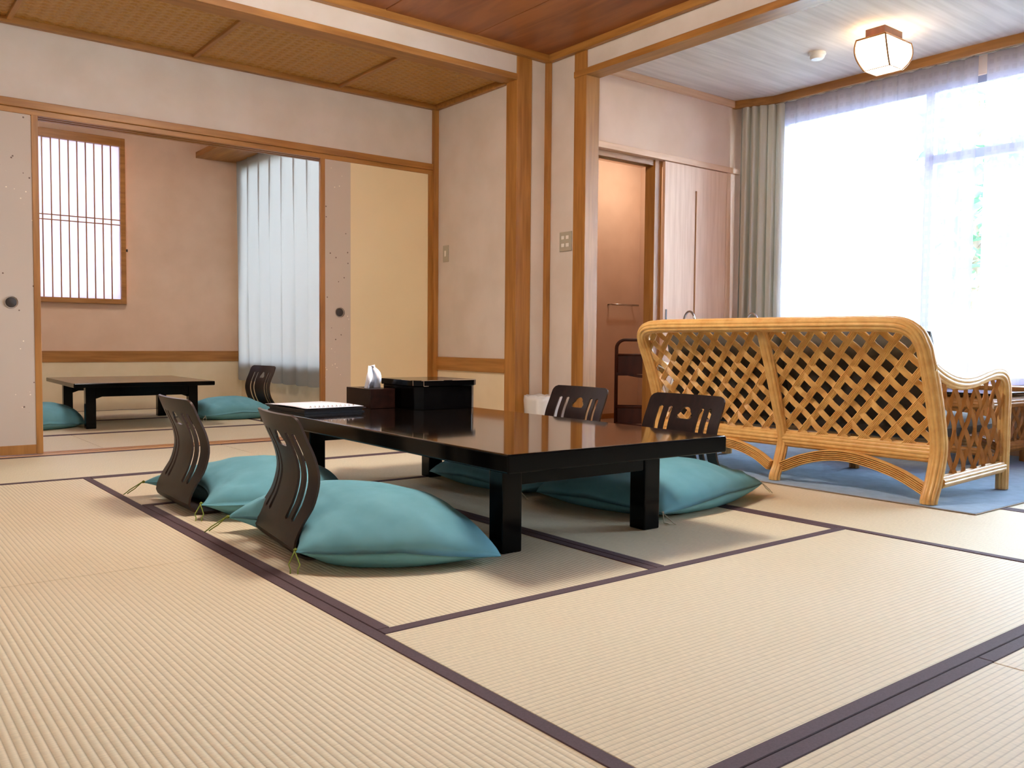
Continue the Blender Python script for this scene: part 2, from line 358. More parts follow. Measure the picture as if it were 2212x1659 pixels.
# --- sliding doors (fusuma)
def fusuma(name, x0, x1, y, edge, hx):
    p = thing(name, None, None, (0,0,0)); p['kind'] = 'structure'
    z0,z1 = .012,1.972; fw = .022; t = .013
    fr = MB(); fr.box(x0,x0+fw*1.6,y-t,y+t,z0,z1); fr.box(x1-fw*1.6,x1,y-t,y+t,z0,z1); fr.box(x0+fw*1.6,x1-fw*1.6,y-t+.001,y+t-.001,z1-.018,z1-.001); fr.box(x0+fw*1.6,x1-fw*1.6,y-t+.001,y+t-.001,z0+.001,z0+.055 if edge=='r' else z0+.03)
    fr.build('door_frame', WOODZ, p, bevel=.002)
    if edge=='r': a,b = (x1-.30,x1-.02),(x0+.02,x1-.30)
    else: a,b = (x0+.02,x0+.235),(x0+.235,x1-.02)
    MB().box(a[0],a[1],y-.009,y+.009,z0+.02,z1-.01).build('paper_panel', FUSG, p)
    MB().box(b[0],b[1],y-.0085,y+.0085,z0+.02,z1-.01).build('paper_panel', FUSC, p)
    h = MB(); h.lathe([(0.0,.004),(.024,.004),(.029,-.001),(.033,-.004),(.034,.006)], 28)
    o = h.build('door_pull', PULLM, p, smooth=True); o.rotation_euler = (PI/2,0,0); o.location = (hx, y-.010, .885)
    return p
fusuma('door_1', -.02, .983, 5.676, 'r', .832)
fusuma('door_2', 2.738, 3.662, 5.676, 'l', 2.887)

# --- bedroom beyond
S('wall_bedroom_back', MB().box(-1.1,1.17,8.98,9.08,-.12,2.76).box(2.30,3.6,8.98,9.08,-.12,2.76).box(1.17,2.30,8.98,9.08,-.12,1.04).box(1.17,2.30,8.98,9.08,2.56,2.76), PLASTERP)
S('wall_bedroom_wainscot', bx(-.98,3.43,8.972,8.981,-.03,.463), PLASTERC)
S('trim_15', bx(-.7,3.42,8.965,8.985,.462,.568), WOODX, bevel=.002)
S('trim_16', MB().box(-.7,3.06,8.94,8.985,2.672,2.745).box(2.99,3.03,5.80,8.96,2.672,2.745), WOODX, bevel=.003)
S('ceiling_bedroom', bx(-1.0,3.6,5.775,9.1,2.74,2.82), CEILB)
S('wall_bedroom_upper_right', bx(3.025,3.06,5.80,8.98,2.57,2.75), PLASTERP)
S('trim_17', bx(2.975,3.45,5.80,8.98,2.515,2.572), WOODY, bevel=.003)           # pelmet board
S('wall_bedroom_right', MB().box(3.43,3.52,5.80,9.0,-.12,.42).box(3.43,3.52,5.80,9.0,2.47,2.76).box(3.43,3.52,5.80,6.40,.42,2.47).box(3.43,3.52,8.88,9.0,.42,2.47), PLASTERC)
S('wall_bedroom_front', MB().box(3.665,3.70,5.775,5.80,0,2.8).box(3.43,3.70,5.785,5.82,0,2.8).box(-1.0,3.5,5.775,5.80,2.03,2.8), PLASTERP)
wb = thing('window_2', None, None); wb['kind'] = 'structure'
m_ = MB(); m_.box(3.45,3.49,6.40,8.88,.42,.47); m_.box(3.45,3.49,6.40,8.88,2.42,2.47); m_.box(3.45,3.49,6.40,6.45,.47,2.42); m_.box(3.45,3.49,8.83,8.88,.47,2.42); m_.box(3.45,3.49,6.80,6.86,.47,2.42)
m_.build('window_frame', ALU, wb)
for a,b in ((6.45,6.80),(6.86,8.83)): MB().box(3.468,3.472,a,b,.47,2.42).build('pane', PANE, wb)
# shoji window
ws = thing('window_1', None, None); ws['kind'] = 'structure'
X0,X1,ZB,ZT = 1.20,2.288,1.018,2.592
m_ = MB(); m_.box(X1-.045,X1,8.925,8.99,ZB,ZT); m_.box(X0,X0+.045,8.925,8.99,ZB,ZT); m_.box(X0+.045,X1-.045,8.925,8.99,ZT-.078,ZT); m_.box(X0+.045,X1-.045,8.925,8.99,ZB,ZB+.046)
m_.build('window_frame', WOODX, ws, bevel=.003)
MB().box(X0+.04,X1-.04,8.966,8.968,ZB+.04,ZT-.07).build('paper', SHOJI, ws)
for i in range(12):
    x = 2.165-.0731*i*1.0
    if x > X0+.05: MB().box(x-.0048,x+.0048,8.948,8.962,ZB+.045,ZT-.077).build('bar', WOODZ, ws)
for z in (1.772,1.818): MB().box(X0+.045,X1-.045,8.946,8.960,z-.0045,z+.0045).build('bar', WOODX, ws)
MB().box(X1-.012,X1+.016,8.930,8.938,1.52,1.545).build('window_catch', DARKM, ws)

# --- sunroom
S('ceiling_sunroom', bx(4.085,5.95,-1.2,4.42,2.545,2.62), CEILW)
S('wall_sunroom_back', MB().box(4.085,5.95,4.305,4.42,2.030,2.62).box(5.545,5.95,4.305,4.42,0,2.03), PLASTERP)
S('trim_18', MB().box(4.085,5.57,4.285,4.312,2.492,2.545), PALEWX, bevel=.002)
S('trim_19', bx(4.085,5.60,4.288,4.42,1.994,2.037), PALEWX, bevel=.002)          # door lintel
S('trim_20', MB().box(4.085,4.78,4.34,4.36,1.955,1.995).box(4.085,4.78,4.395,4.42,1.955,1.995), WOODX, bevel=.001)
S('trim_21', MB().box(4.690,4.764,4.330,4.425,0,1.995), WOODZ, bevel=.002)       # jamb the door slides past
S('trim_22', MB().box(5.464,5.56,4.30,4.42,0,2.0), PALEWZ, bevel=.002)
d3 = thing('door_3', None, None); d3['kind'] = 'structure'
sl0,sl1 = 5.098,5.117
m_ = MB(); yy=(4.302,4.326)
m_.box(4.766,sl0,*yy,.01,1.990); m_.box(sl1,5.461,*yy,.01,1.990); m_.box(sl0,sl1,*yy,.01,.845); m_.box(sl0,sl1,*yy,1.815,1.990); m_.box(sl0,sl1,4.318,4.326,.845,1.815)
m_.build('door_panel', PALEWZ, d3)
MB().box(sl0+.001,sl1-.001,4.311,4.317,.846,1.814).build('slot_inlay', WOODZ, d3)
MB().box(4.790,4.806,4.2995,4.303,.847,.931).build('door_pull', DARKM, d3, bevel=.001)
# vestibule behind the open doorway
S('wall_vestibule_back', bx(3.80,6.05,5.67,5.77,-.03,2.4), PLASTERP)
S('wall_vestibule_left', bx(3.99,4.085,4.42,5.67,0,2.4), PLASTERP)
S('wall_vestibule_right', bx(5.95,6.05,4.42,5.67,0,2.4), PLASTERP)
S('ceiling_vestibule', bx(3.99,6.05,4.42,5.77,2.30,2.4), PLASTERP)
S('floor_vestibule', bx(3.99,5.95,4.285,5.67,-.05,.0), VFLOOR)
S('baseboard_vestibule', bx(4.085,5.95,5.655,5.672,0,.045), WOODX, bevel=.002)
# cornice with the bend, window wall and window
cp = [(5.519,4.30),(5.630,4.016),(5.630,-1.2)]
m_ = MB(); m_.add([(5.515,4.305,2.487),(5.630,4.016,2.487),(5.630,-1.2,2.487),(5.656,-1.2,2.487),(5.656,4.022,2.487),(5.543,4.315,2.487),
                   (5.515,4.305,2.546),(5.630,4.016,2.546),(5.630,-1.2,2.546),(5.656,-1.2,2.546),(5.656,4.022,2.546),(5.543,4.315,2.546)],
                  [(0,1,7,6),(1,2,8,7),(2,3,9,8),(3,4,10,9),(4,5,11,10),(5,0,6,11),(0,5,4,1),(1,4,3,2),(6,7,10,11),(7,8,9,10)])
S('trim_23', m_, WOODY)
wy0,wy1,wz0,wz1 = -.2,4.10,.44,2.41
S('wall_window', MB().box(5.82,5.92,-1.2,4.42,-.03,wz0).box(5.82,5.92,-1.2,4.42,wz1,2.62).box(5.82,5.92,-1.2,wy0,wz0,wz1).box(5.82,5.92,wy1,4.42,wz0,wz1), PLASTERP)
S('trim_24', bx(5.66,5.84,-1.2,4.29,.405,.438), WOODY, bevel=.004)                 # window ledge
S('wall_under_ledge', bx(5.78,5.82,-1.2,4.3,0,.405), PLASTERP)
w3 = thing('window_3', None, None); w3['kind'] = 'structure'
m_ = MB(); a=.045
m_.box(5.84,5.90,wy0,wy1,wz0,wz0+a); m_.box(5.84,5.90,wy0,wy1,wz1-a,wz1); m_.box(5.84,5.90,wy0,wy0+a,wz0+a,wz1-a); m_.box(5.84,5.90,wy1-a,wy1,wz0+a,wz1-a)
m_.build('window_frame', ALU, w3)
MB().box(5.845,5.895,2.90,2.96,wz0,wz1).build('mullion', ALU, w3)
MB().box(5.845,5.895,wy0,2.93,1.895,1.955).build('transom', ALU, w3)
MB().box(5.85,5.89,1.72,1.77,wz0,1.90).build('mullion', ALU, w3)
for q in ((2.96,wy1-a,wz0+a,wz1-a),(1.77,2.90,wz0+a,1.895),(wy0+a,1.72,wz0+a,1.895),(wy0+a,2.90,1.955,wz1-a)):
    MB().box(5.868,5.872,*q).build('pane', PANE, w3)

# ================================================================== LIGHTS THE ROOMS HAVE
def ceiling_fixture(name, label, loc, sx_, sy_, h, drop, shade):
    t = thing(name, label, 'lamp', loc)
    MB().box(-sx_/2,sx_/2,-sy_/2,sy_/2,-h-drop,-.012-drop).build('lamp_shade', shade, t, bevel=.02)
    fr = MB()
    for s_ in (-1,1):
        for z in (-h-drop-.008, -.02-drop):
            fr.box(-sx_/2-.010,sx_/2+.010,s_*sy_/2-.008,s_*sy_/2+.008,z,z+.016); fr.box(s_*sx_/2-.008,s_*sx_/2+.008,-sy_/2,sy_/2,z,z+.016)
    fr.build('lamp_frame', WOODX, t)
    MB().tube([(0,0,0),(0,0,-drop-.01)],.006,8).build('cord', DARKM, t)
    MB().lathe([(0,0),(.05,0),(.05,-.02),(0,-.03)],20).build('canopy', WHITEP, t)
    return t
ceiling_fixture('pendant_lamp', 'square glowing pendant lamp above the large black low table', (1.97,2.95,2.648), .52,.52,.16, .14, LAMPSH2)
ceiling_fixture('pendant_lamp', 'square glowing pendant lamp above the far low table', (1.75,7.35,2.74), .46,.46,.14, .06, LAMPSH3)
# sunroom lamp with a paper shade in a curved wooden frame
t = thing('ceiling_lamp', 'small glowing paper-shade ceiling lamp with curved wood ribs in sunroom', 'lamp', (4.98,2.79,2.545))
m_ = MB(); sh = MB()
def lampprof(k):   # half sizes at fraction k of the drop
    return (.146-.075*k**2.2+.012*math.sin(PI*k), .090-.010*k**2+.012*math.sin(PI*k))
NZ = 8
ring = []
for j in range(NZ+1):
    k = j/NZ; hx,hy = lampprof(k); z = -.065-.165*k
    ring.append([(-hx,-hy,z),(hx,-hy,z),(hx,hy,z),(-hx,hy,z)])
P = [p for rg in ring for p in rg]
sh.grid(P,4,NZ+1,closed_u=True); n0 = len(sh.v)-4; sh.f.append((n0,n0+3,n0+2,n0+1))
sh.build('lamp_shade', LAMPSH, t)
for c in range(4):
    MB().tube([Vector(ring[j][c])*1.0 for j in range(NZ+1)], .0055, 6).build('rib', WOODZ, t)
MB().tube([Vector(q) for q in ring[0]], .006, 6, closed=True).build('rim', WOODX, t)
MB().tube([Vector(q) for q in ring[-1]], .003, 6, closed=True).build('rim', WOODX, t)
MB().box(-.10,.10,-.06,.06,-.058,0).build('canopy', TROLW, t)  # block coloured dark to stand for the lamp's shadow on the ceiling
pl = bpy.data.lights.new('lamp_light','POINT'); pl.energy = 9; pl.color = (1,.66,.30); pl.shadow_soft_size = .04
po = bpy.data.objects.new('lamp_light', pl); COL.objects.link(po); po.location = (4.98,2.79,2.505)
# vestibule light
vl = bpy.data.lights.new('vestibule_light','POINT'); vl.energy = 7; vl.color = (1,.93,.82); vl.shadow_soft_size = .08
vo = bpy.data.objects.new('vestibule_light', vl); COL.objects.link(vo); vo.location = (5.5,5.1,2.15)
# smoke detector
t = thing('smoke_detector', 'round white smoke detector on the pale sunroom ceiling', 'smoke detector', (5.02,3.26,2.545))
MB().lathe([(0,0),(.052,0),(.054,-.012),(.050,-.020),(0,-.020)],24).build('base', WHITEP, t, smooth=True, auto=40)
MB().lathe([(.046,-.018),(.045,-.030),(.036,-.042),(.0,-.046)],24).build('cover', WHITEP, t, smooth=True, auto=40)

# ================================================================== THINGS
# --- low tables
def low_table(name, label, loc, rz, L_, W_, zt, th, topmat, over, leg=.078, braces=False):
    t = thing(name, label, 'table', loc, rz)
    tp = MB().box(0,W_,0,L_,zt-th,zt).build('tabletop', topmat, t, bevel=.006, seg=3)
    tp.data.materials.append(BLACK)
    for k in (0,2,3,4,5): tp.data.polygons[k].material_index = 1
    ox,oy = over
    for x in (ox, W_-ox-leg):
        for y in (oy, L_-oy-leg):
            MB().box(x,x+leg,y,y+leg,0,zt-th).build('leg', BLACK, t, bevel=.005)
    for y in (oy+.006, L_-oy-leg+.006): MB().box(ox+leg,W_-ox-leg,y,y+leg-.012,zt-th-.076,zt-th).build('apron', BLACK, t, bevel=.003)
    if braces:
        for y,sg in ((oy+leg/2,1),(L_-oy-leg/2,-1)):
            pass
        for x0,x1 in ((ox+leg,ox+leg+.26),(W_-ox-leg,W_-ox-leg-.26)):
            for y in (oy+.04, L_-oy-.04): MB().sweep([(x0,y,zt-th-.085),((x0*.45+x1*.55),y,zt-th-.035),(x1,y,zt-th-.008)],[(-.004,-.009),(.004,-.009),(.004,.009),(-.004,.009)]).build('folding_brace', BLACK, t)
    return t
low_table('low_table','large black lacquered low table with the boxes on it', (1.556,1.994,0), math.radians(-1.5), 1.98,.972,.353,.058,TABLETOP,(.128,.20))
low_table('low_table','smaller dark low table with folding legs in the far room', (1.425,7.02,0), math.radians(-1.8), 1.25,1.03,.352,.034,
          noisy('tabletop_painted_reflection',(104,80,46),(118,92,56),(6,2,2),2,4,.28,coat=.4), (.10,.12), .072, True)  # olive-brown reflection on the dark top, painted into its base colour

# --- legless chairs (bent plywood with slots and a cloud-shaped hole)
HW,HT = .222,.450
def prof(v):   # v = arc position from seat front (0) to the top (1): returns (x,z)
    pts = [(-.0,.010,.40),(.10,.008,.26),(.20,.008,.12),(.27,.012,.045),(.33,.045,.012),(.42,.105,.022),(.52,.175,.052),(.62,.245,.068),(.72,.310,.058),(.86,.385,.026),(1.0,.450,.0)]
    for i in range(len(pts)-1):
        if v <= pts[i+1][0]+1e-9:
            k = (v-pts[i][0])/(pts[i+1][0]-pts[i][0])
            p0 = pts[max(i-1,0)]; p1 = pts[i]; p2 = pts[i+1]; p3 = pts[min(i+2,len(pts)-1)]
            def cr(a,b,c,d): return .5*((2*b)+(-a+c)*k+(2*a-5*b+4*c-d)*k*k+(-a+3*b-3*c+d)*k**3)
            return cr(p0[2],p1[2],p2[2],p3[2]), cr(p0[1],p1[1],p2[1],p3[1])
    return pts[-1][2],pts[-1][1]
def chair_pt(uu, z):   # back surface point from height z
    lo,hi = .30,1.0
    for _ in range(24):
        m = (lo+hi)/2
        if prof(m)[1] < z: lo = m
        else: hi = m
    x = prof(lo)[0]
    k = min(1,max(0,(z-.05)/.12))
    return (x+.022*k*(uu/HW)**2, uu, z)
def chair_back_mesh():
    SL = [(-.160,-.134),(-.108,-.082),(.082,.108),(.134,.160)]     # slots in u
    us = sorted(set([-HW,-.212,-.19,-.172]+[a for s_ in SL for a in (s_[0],(s_[0]+s_[1])/2,s_[1])]+[-.12,-.06,-.03,0,.03,.06,.12,.172,.19,.212,HW]))
    z_s0,z_s1 = .118,.388; hz0,hz1 = .318,.398; hu = .06
    zs = sorted(set([.335,.38,.045,.07,.095,z_s0,z_s0+.006]+[z_s0+.006+(hz0-z_s0-.006)*i/10 for i in range(1,11)]+[.348,.372,z_s1-.006,z_s1,hz1,.410,.425,.437,.445,HT]))
    m = MB(); idx = {}
    def vert(a,b):
        if (a,b) not in idx:
            uu,z = a,b
            r_ = .035                                                # rounded top corners
            du = abs(uu)-(HW-r_); dz = z-(HT-r_)
            if du>0 and dz>0:
                # square to disc
                q = max(du,dz); n_ = math.hypot(du,dz)
                uu = math.copysign((HW-r_)+du*q/n_, uu); z = (HT-r_)+dz*q/n_
            for s0,s1 in SL:                                         # rounded slot ends
                if abs(a-(s0+s1)/2)<1e-6 and abs(b-z_s1)<1e-6: z += .006
                if abs(a-(s0+s1)/2)<1e-6 and abs(b-z_s0)<1e-6: z -= .006
            idx[(a,b)] = len(m.v); m.v.append(chair_pt(uu,z))
        return idx[(a,b)]
    for i in range(len(us)-1):
        for j in range(len(zs)-1):
            a0,a1,b0,b1 = us[i],us[i+1],zs[j],zs[j+1]; cu=(a0+a1)/2; cz=(b0+b1)/2
            if any(s0<cu<s1 for s0,s1 in SL) and z_s0<cz<z_s1: continue
            if abs(cu)<hu and hz0<cz<hz1: continue
            m.f.append((vert(a0,b0),vert(a1,b0),vert(a1,b1),vert(a0,b1)))
    # radial fill between the square patch and the cloud hole
    per = [(x,hz0) for x in us if -hu-1e-6<=x<=hu+1e-6]
    per += [(hu,z) for z in zs if hz0+1e-6<z<=hz1+1e-6]
    per += [(x,hz1) for x in reversed(us) if -hu-1e-6<=x<hu-1e-6]
    per += [(-hu,z) for z in reversed(zs) if hz0+1e-6<z<hz1-1e-6]
    c = (0,.358); inner = []; outer = [vert(*p) for p in per]; K = 5
    for i in range(len(per)):
        p,q = per[i],per[(i+1)%len(per)]
        for k in range(K):
            pp = (p[0]+(q[0]-p[0])*k/K, p[1]+(q[1]-p[1])*k/K)
            th = math.atan2(pp[1]-c[1],pp[0]-c[0]); sn = math.sin(th)
            lob = .76+.24*abs(math.cos(1.5*(th-PI/2))) if sn > 0 else 1.0
            inner.append(len(m.v)); m.v.append(chair_pt(c[0]+.046*lob*math.cos(th), c[1]+max(.036*lob*sn,-.018+.004*abs(math.cos(th))**6)))
    n_ = len(per); ni = len(inner)
    for i in range(n_):
        m.f.append((outer[i],outer[(i+1)%n_])+tuple(inner[(i*K+k)%ni] for k in range(K,-1,-1)))
    return m
def seat_mesh():
    m = MB(); P = []; nv = 16
    for j in range(nv):
        v = .335*j/(nv-1); x,z = prof(v)
        for i in range(9):
            uu = -HW+2*HW*i/8; P.append((x, uu*(1-.04*(1-j/(nv-1))), z))
    return m.grid(P,9,nv)
CB,SM = None,None
def zaisu(label, loc, rz, group='bentwood legless chairs'):
    global CB,SM
    t = thing('legless_chair', label, 'chair', loc, rz, group)
    if CB is None:
        CB = chair_back_mesh().build('backrest', CHAIRW, t, smooth=True, solid=.008); SM = seat_mesh().build('seat', CHAIRW, t, smooth=True, solid=.008)
        for o in (CB,SM):
            o.data.materials.append(CHAIRE); o.modifiers['solid'].material_offset_rim = 1
            e = o.modifiers.new('split','EDGE_SPLIT'); e.split_angle = math.radians(42)
    else:
        for o in (CB,SM): c = o.copy(); COL.objects.link(c); c.parent = t
    return t
zaisu('dark slotted legless chair nearest the camera, its back to us', (1.125,2.70,0), math.radians(-7), )
zaisu('dark slotted legless chair second from camera on the left side', (1.078,3.61,0), math.radians(-1))
zaisu('dark slotted legless chair at table side nearest the waste bin', (3.155,3.395,0), PI+math.radians(-2))
zaisu('dark slotted legless chair in front of the rattan sofa', (3.105,2.625,0), PI+math.radians(-1))
zaisu('dark slotted legless chair by the pale curtain in far room', (3.16,7.66,0), PI+math.radians(6))

# --- floor cushions
def pillow(label, corners, bulges, H, seed, tie=None, seam=.032, group='teal floor cushions', tiecorners=(), cz=None):
    cx = sum(c[0] for c in corners)/4; cy = sum(c[1] for c in corners)/4
    t = thing('floor_cushion', label, 'cushion', (cx,cy,0), 0, group)
    C = [Vector((c[0]-cx,c[1]-cy)) for c in corners]; cz = cz or [.035]*4
    def edge(i,k):
        a,b = C[i],C[(i+1)%4]; d = (b-a); n_ = Vector((d.y,-d.x)).normalized()
        return a.lerp(b,k)+n_*bulges[i]*(1-(2*k-1)**2)**.8
    N = 33
    def pos(s,q):   # coons patch, s along A->B, q along A->D
        e0 = edge(0,s); e2 = edge(2,1-s); e1 = edge(1,q); e3 = edge(3,1-q)
        a,b,c,d = C
        return (e0*(1-q)+e2*q)+(e3*(1-s)+e1*s)-(a*(1-s)*(1-q)+b*s*(1-q)+c*s*q+d*(1-s)*q)
    top = []; bot = []
    def zc(s,q): return cz[0]*(1-s)*(1-q)+cz[1]*s*(1-q)+cz[2]*s*q+cz[3]*(1-s)*q
    for j in range(N):
        for i in range(N):
            s = .5-.5*math.cos(PI*i/(N-1)); q = .5-.5*math.cos(PI*j/(N-1))
            p = pos(s,q); S_ = 2*s-1; Q_ = 2*q-1
            e = max(0,(1-S_*S_)*(1-Q_*Q_))
            es = e**.40
            sm_ = zc(s,q)+seam*(1-abs(S_*Q_))*.75
            n1 = noise.noise(Vector((p.x*5+seed,p.y*5,seed)))
            cr = abs(noise.noise(Vector((p.x*9+seed*3,p.y*4,seed*1.7))))
            z = sm_+(H-sm_)*es*(1+.07*n1)-.018*es*(1-es)*4*max(0,.3-cr)*2
            for ic,(cs,cq) in enumerate(((0,0),(1,0),(1,1),(0,1))):      # creases gathered at the corners
                dd = math.hypot(s-cs,q-cq); an = math.atan2(abs(q-cq),abs(s-cs)+1e-6)
                z += .0075*es*math.exp(-((dd-.16)/.13)**2)*math.sin(11*an+seed*2+ic)
            # dimple where the tuft is
            z -= .018*math.exp(-((S_)**2+(Q_)**2)/.02)*0.6
            top.append((p.x,p.y,z))
            eb = min(1,e*4)**.5
            bot.append((p.x,p.y,sm_*(1-eb)+.0025))
    m = MB(); m.grid(top,N,N)
    n0 = len(m.v); m.v += bot
    for j in range(N-1):
        for i in range(N-1):
            a = n0+j*N+i; m.f.append((a,a+N,a+N+1,a+1))
    # stitch rim
    rim = [(i,0) for i in range(N-1)]+[(N-1,j) for j in range(N-1)]+[(N-1-i,N-1) for i in range(N-1)]+[(0,N-1-j) for j in range(N-1)]
    for k in range(len(rim)):
        a = rim[k][1]*N+rim[k][0]; b = rim[(k+1)%len(rim)][1]*N+rim[(k+1)%len(rim)][0]
        m.f.append((b,a,n0+a,n0+b))
    m.build('cover', TEAL, t, smooth=True)
    for ci in tiecorners:
        c = C[ci]; o_ = c.normalized(); sd = Vector((-o_.y,o_.x))
        z0 = cz[ci]
        for s_ in (-1,1):
            p = [(c.x,c.y,z0+.004)]
            for k in range(1,6):
                q = c+o_*(.012*k)+sd*s_*(.006*k if k<4 else .012)+sd*.006*k
                p.append((q.x,q.y,max(.004,z0+.004-.010*k)))
            MB().tube(p,.0022,5).build('tie_cord', tie, t, smooth=True)
        MB().lathe([(0,-.006),(.006,-.004),(.007,.002),(.0,.007)],8,(c.x*.985,c.y*.985)).build('knot', tie, t).location.z = z0+.006
    return t
pillow('plump teal floor cushion nearest the camera, under the nearest chair', [(1.625,2.115),(1.63,2.93),(1.10,3.03),(1.075,2.40)], [.05,.03,-.09,.085], .205, 1.3, TIEG, tiecorners=(2,3), cz=[.02,.03,.05,.055])
pillow('teal floor cushion under the second chair on left side of table', [(1.60,3.10),(1.76,3.78),(1.06,3.93),(1.10,3.30)], [.05,.04,-.12,.09], .185, 4.1, TIEG, tiecorners=(2,3), cz=[.03,.03,.06,.055])
pillow('teal floor cushion half hidden behind the table beside the bin-side chair', [(2.38,2.97),(3.05,3.00),(3.08,3.66),(2.37,3.68)], [.04,-.04,.04,.04], .15, 8.2, TIEW, tiecorners=(0,), cz=[.03,.04,.04,.03])
pillow('teal floor cushion in front of the rattan sofa beside the table leg', [(2.50,2.24),(3.30,2.37),(3.10,2.98),(2.42,2.90)], [.05,-.02,.03,.05], .19, 6.6, TIEW, tiecorners=(0,1), cz=[.03,.055,.05,.03])
pillow('teal floor cushion at left of the far table, partly behind sliding door', [(.98,7.10),(1.56,7.34),(1.50,7.90),(.95,7.75)], [.05,.04,.04,.04], .19, 2.6, TIEW, tiecorners=(1,), cz=[.03,.02,.04,.05])
pillow('teal floor cushion at right of the far table under far chair', [(2.50,7.36),(3.10,7.32),(3.13,7.92),(2.53,7.88)], [.06,-.03,.04,.04], .19, 3.3, TIEW, tiecorners=(0,), cz=[.035,.05,.05,.03])

# --- things on the table
ZT_ = .353
t = thing('tissue_box', 'black lacquered tissue box with a white tissue pulled up', 'tissue box', (2.066,3.735,ZT_), math.radians(-1.5))
MB().box(0,.135,0,.262,0,.096).build('box_body', noisy('red_brown_lacquer',(34,20,18),(46,26,22),(9,9,9),3,3,.2,spec=.15), t, bevel=.002)
MB().box(.035,.10,.06,.20,.0962,.0966).build('opening', plain('slot_shadow',(12,10,10),.8), t)
m_ = MB(); P = []
for j in range(9):
    k = j/8
    for i in range(9):
        a = i/8*PI*1.15-.1; wv_ = .052*(1-k)**.6+.020*(1 if k<.8 else .85)
        x = .067+wv_*math.cos(a)*.55+.014*math.sin(6*a+3*k)+.016*max(0,k-.6); y = .13+wv_*math.sin(a)*.6-.025+.016*math.cos(5*a+2*k)*(1-.7*k)-.030*math.sin(PI*k)+.018*k
        z = .094+.105*k-.018*(1-k)*abs(math.sin(3*a))
        P.append((x,y,z+(.012*math.sin(a*2) if k==1 else 0)))
m_.grid(P,9,9); m_.build('tissue', TISSUE, t, smooth=True, solid=.0008)
t = thing('lacquer_box', 'large black lacquered lidded box with cut corners and worn edges', 'box', (2.212,3.54,ZT_), math.radians(-1.5))
def octo(x0,x1,y0,y1,c,z0,z1):
    q = [(x0+c,y0),(x1-c,y0),(x1,y0+c),(x1,y1-c),(x1-c,y1),(x0+c,y1),(x0,y1-c),(x0,y0+c)]
    v = [(a,b,z0) for a,b in q]+[(a,b,z1) for a,b in q]
    return MB().add(v,[tuple(reversed(range(8))),tuple(range(8,16))]+[(i,(i+1)%8,8+(i+1)%8,8+i) for i in range(8)])
octo(.0,.345,.0,.375,.035,0,.112).build('box_body', BLACK, t, bevel=.002)
octo(-.009,.354,-.009,.384,.037,.113,.142).build('lid', BLACK, t, bevel=.003)
worn = MB()
def seg(a,b,w_=.0012): worn.tube([a,b], w_, 5)
seg((.028,-.0092,.1405),(.020,-.002,.1405)) ; seg((.0285,-.009,.115),(.0285,-.009,.141)); seg((-.009,.029,.117),(-.009,.029,.140)); seg((.03,-.009,.1412),(.14,-.009,.1412)); seg((.19,-.009,.1412),(.33,-.009,.1412)); seg((-.009,.05,.1412),(-.009,.14,.1412)); seg((.03,-.009,.1145),(.055,-.009,.1145)); seg((.353,.03,.116),(.353,.03,.14))
worn.build('worn_edge', plain('worn_lacquer_edge',(176,150,124),.6), t)
# folder and paper
t = thing('menu_folder', 'dark brown leather folder lying at far corner of the table', 'folder', (1.66,3.60,ZT_), math.radians(3))
m_ = MB(); m_.box(0,.31,0,.36,.0,.005); m_.box(.004,.30,.006,.35,.005,.017)
m_.build('pages', plain('folder_inner',(26,22,26),.5), t, bevel=.001)
MB().box(-.004,.315,-.005,.365,.017,.022).build('cover', BINDER, t, bevel=.002)
t = thing('paper_sheet', 'white printed sheet lying on top of the dark folder', 'paper', (1.66,3.585,ZT_+.0265), math.radians(4))
m_ = MB(); P = [(.0+.30*i/8, .39*j/8, .0005+.010*((i/8)**2)*0+.004*math.sin(j/8*PI)) for j in range(9) for i in range(9)]
m_.grid(P,9,9).build('sheet', PAPER, t, smooth=True, solid=.0012)
for i in range(11): MB().tube([(.03+.022*i,.012+.006*math.cos(a),.004+.006*math.sin(a)) for a in [k*PI/4 for k in range(8)]], .0012, 5, closed=True).build('ring', CHROME, t)

# --- waste bin
t = thing('waste_bin', 'white plastic waste bin with a clear liner, beside the wooden post', 'bin', (3.82,4.50,0))
def rsq(r_,z,n=32,p=3.2): return [(r_*math.copysign(abs(math.cos(2*PI*i/n))**(2/p),math.cos(2*PI*i/n)), r_*math.copysign(abs(math.sin(2*PI*i/n))**(2/p),math.sin(2*PI*i/n)), z) for i in range(n)]
m_ = MB(); P = rsq(.085,0)+rsq(.088,.004)+rsq(.112,.30)+rsq(.118,.305)+rsq(.118,.312)+rsq(.108,.312)+rsq(.083,.01)
m_.grid(P,32,7,closed_u=True); m_.f.append(tuple(reversed(range(32)))); n0 = 6*32; m_.f.append(tuple(range(n0,n0+32)))
m_.build('bin_body', WHITEP, t, smooth=True, auto=40)
m_ = MB(); P = []
for j,(rr,z) in enumerate(((.122,.175),(.124,.23),(.125,.29),(.121,.325),(.110,.322),(.104,.25))):
    for x,y,zz in rsq(rr,z,48):
        n_ = noise.noise(Vector((x*30,y*30,z*25))); P.append((x*(1+.05*n_),y*(1+.05*n_),z+.012*n_))
m_.grid(P,48,6,closed_u=True).build('liner', BINLINER, t, smooth=True)

# --- rug
t = thing('rug', 'large flat blue carpet under the rattan furniture', 'rug', (3.632,1.588,0))
MB().box(0,1.0,0,2.70,.0025,.0068).build('carpet_panel', RUGM, t, bevel=.003)
MB().box(1.003,2.14,0,2.70,.0025,.0066).build('carpet_panel', RUGM, t, bevel=.003)
MB().box(-.006,2.145,-.006,2.704,.0024,.0045).build('edge_binding', RUGE, t)

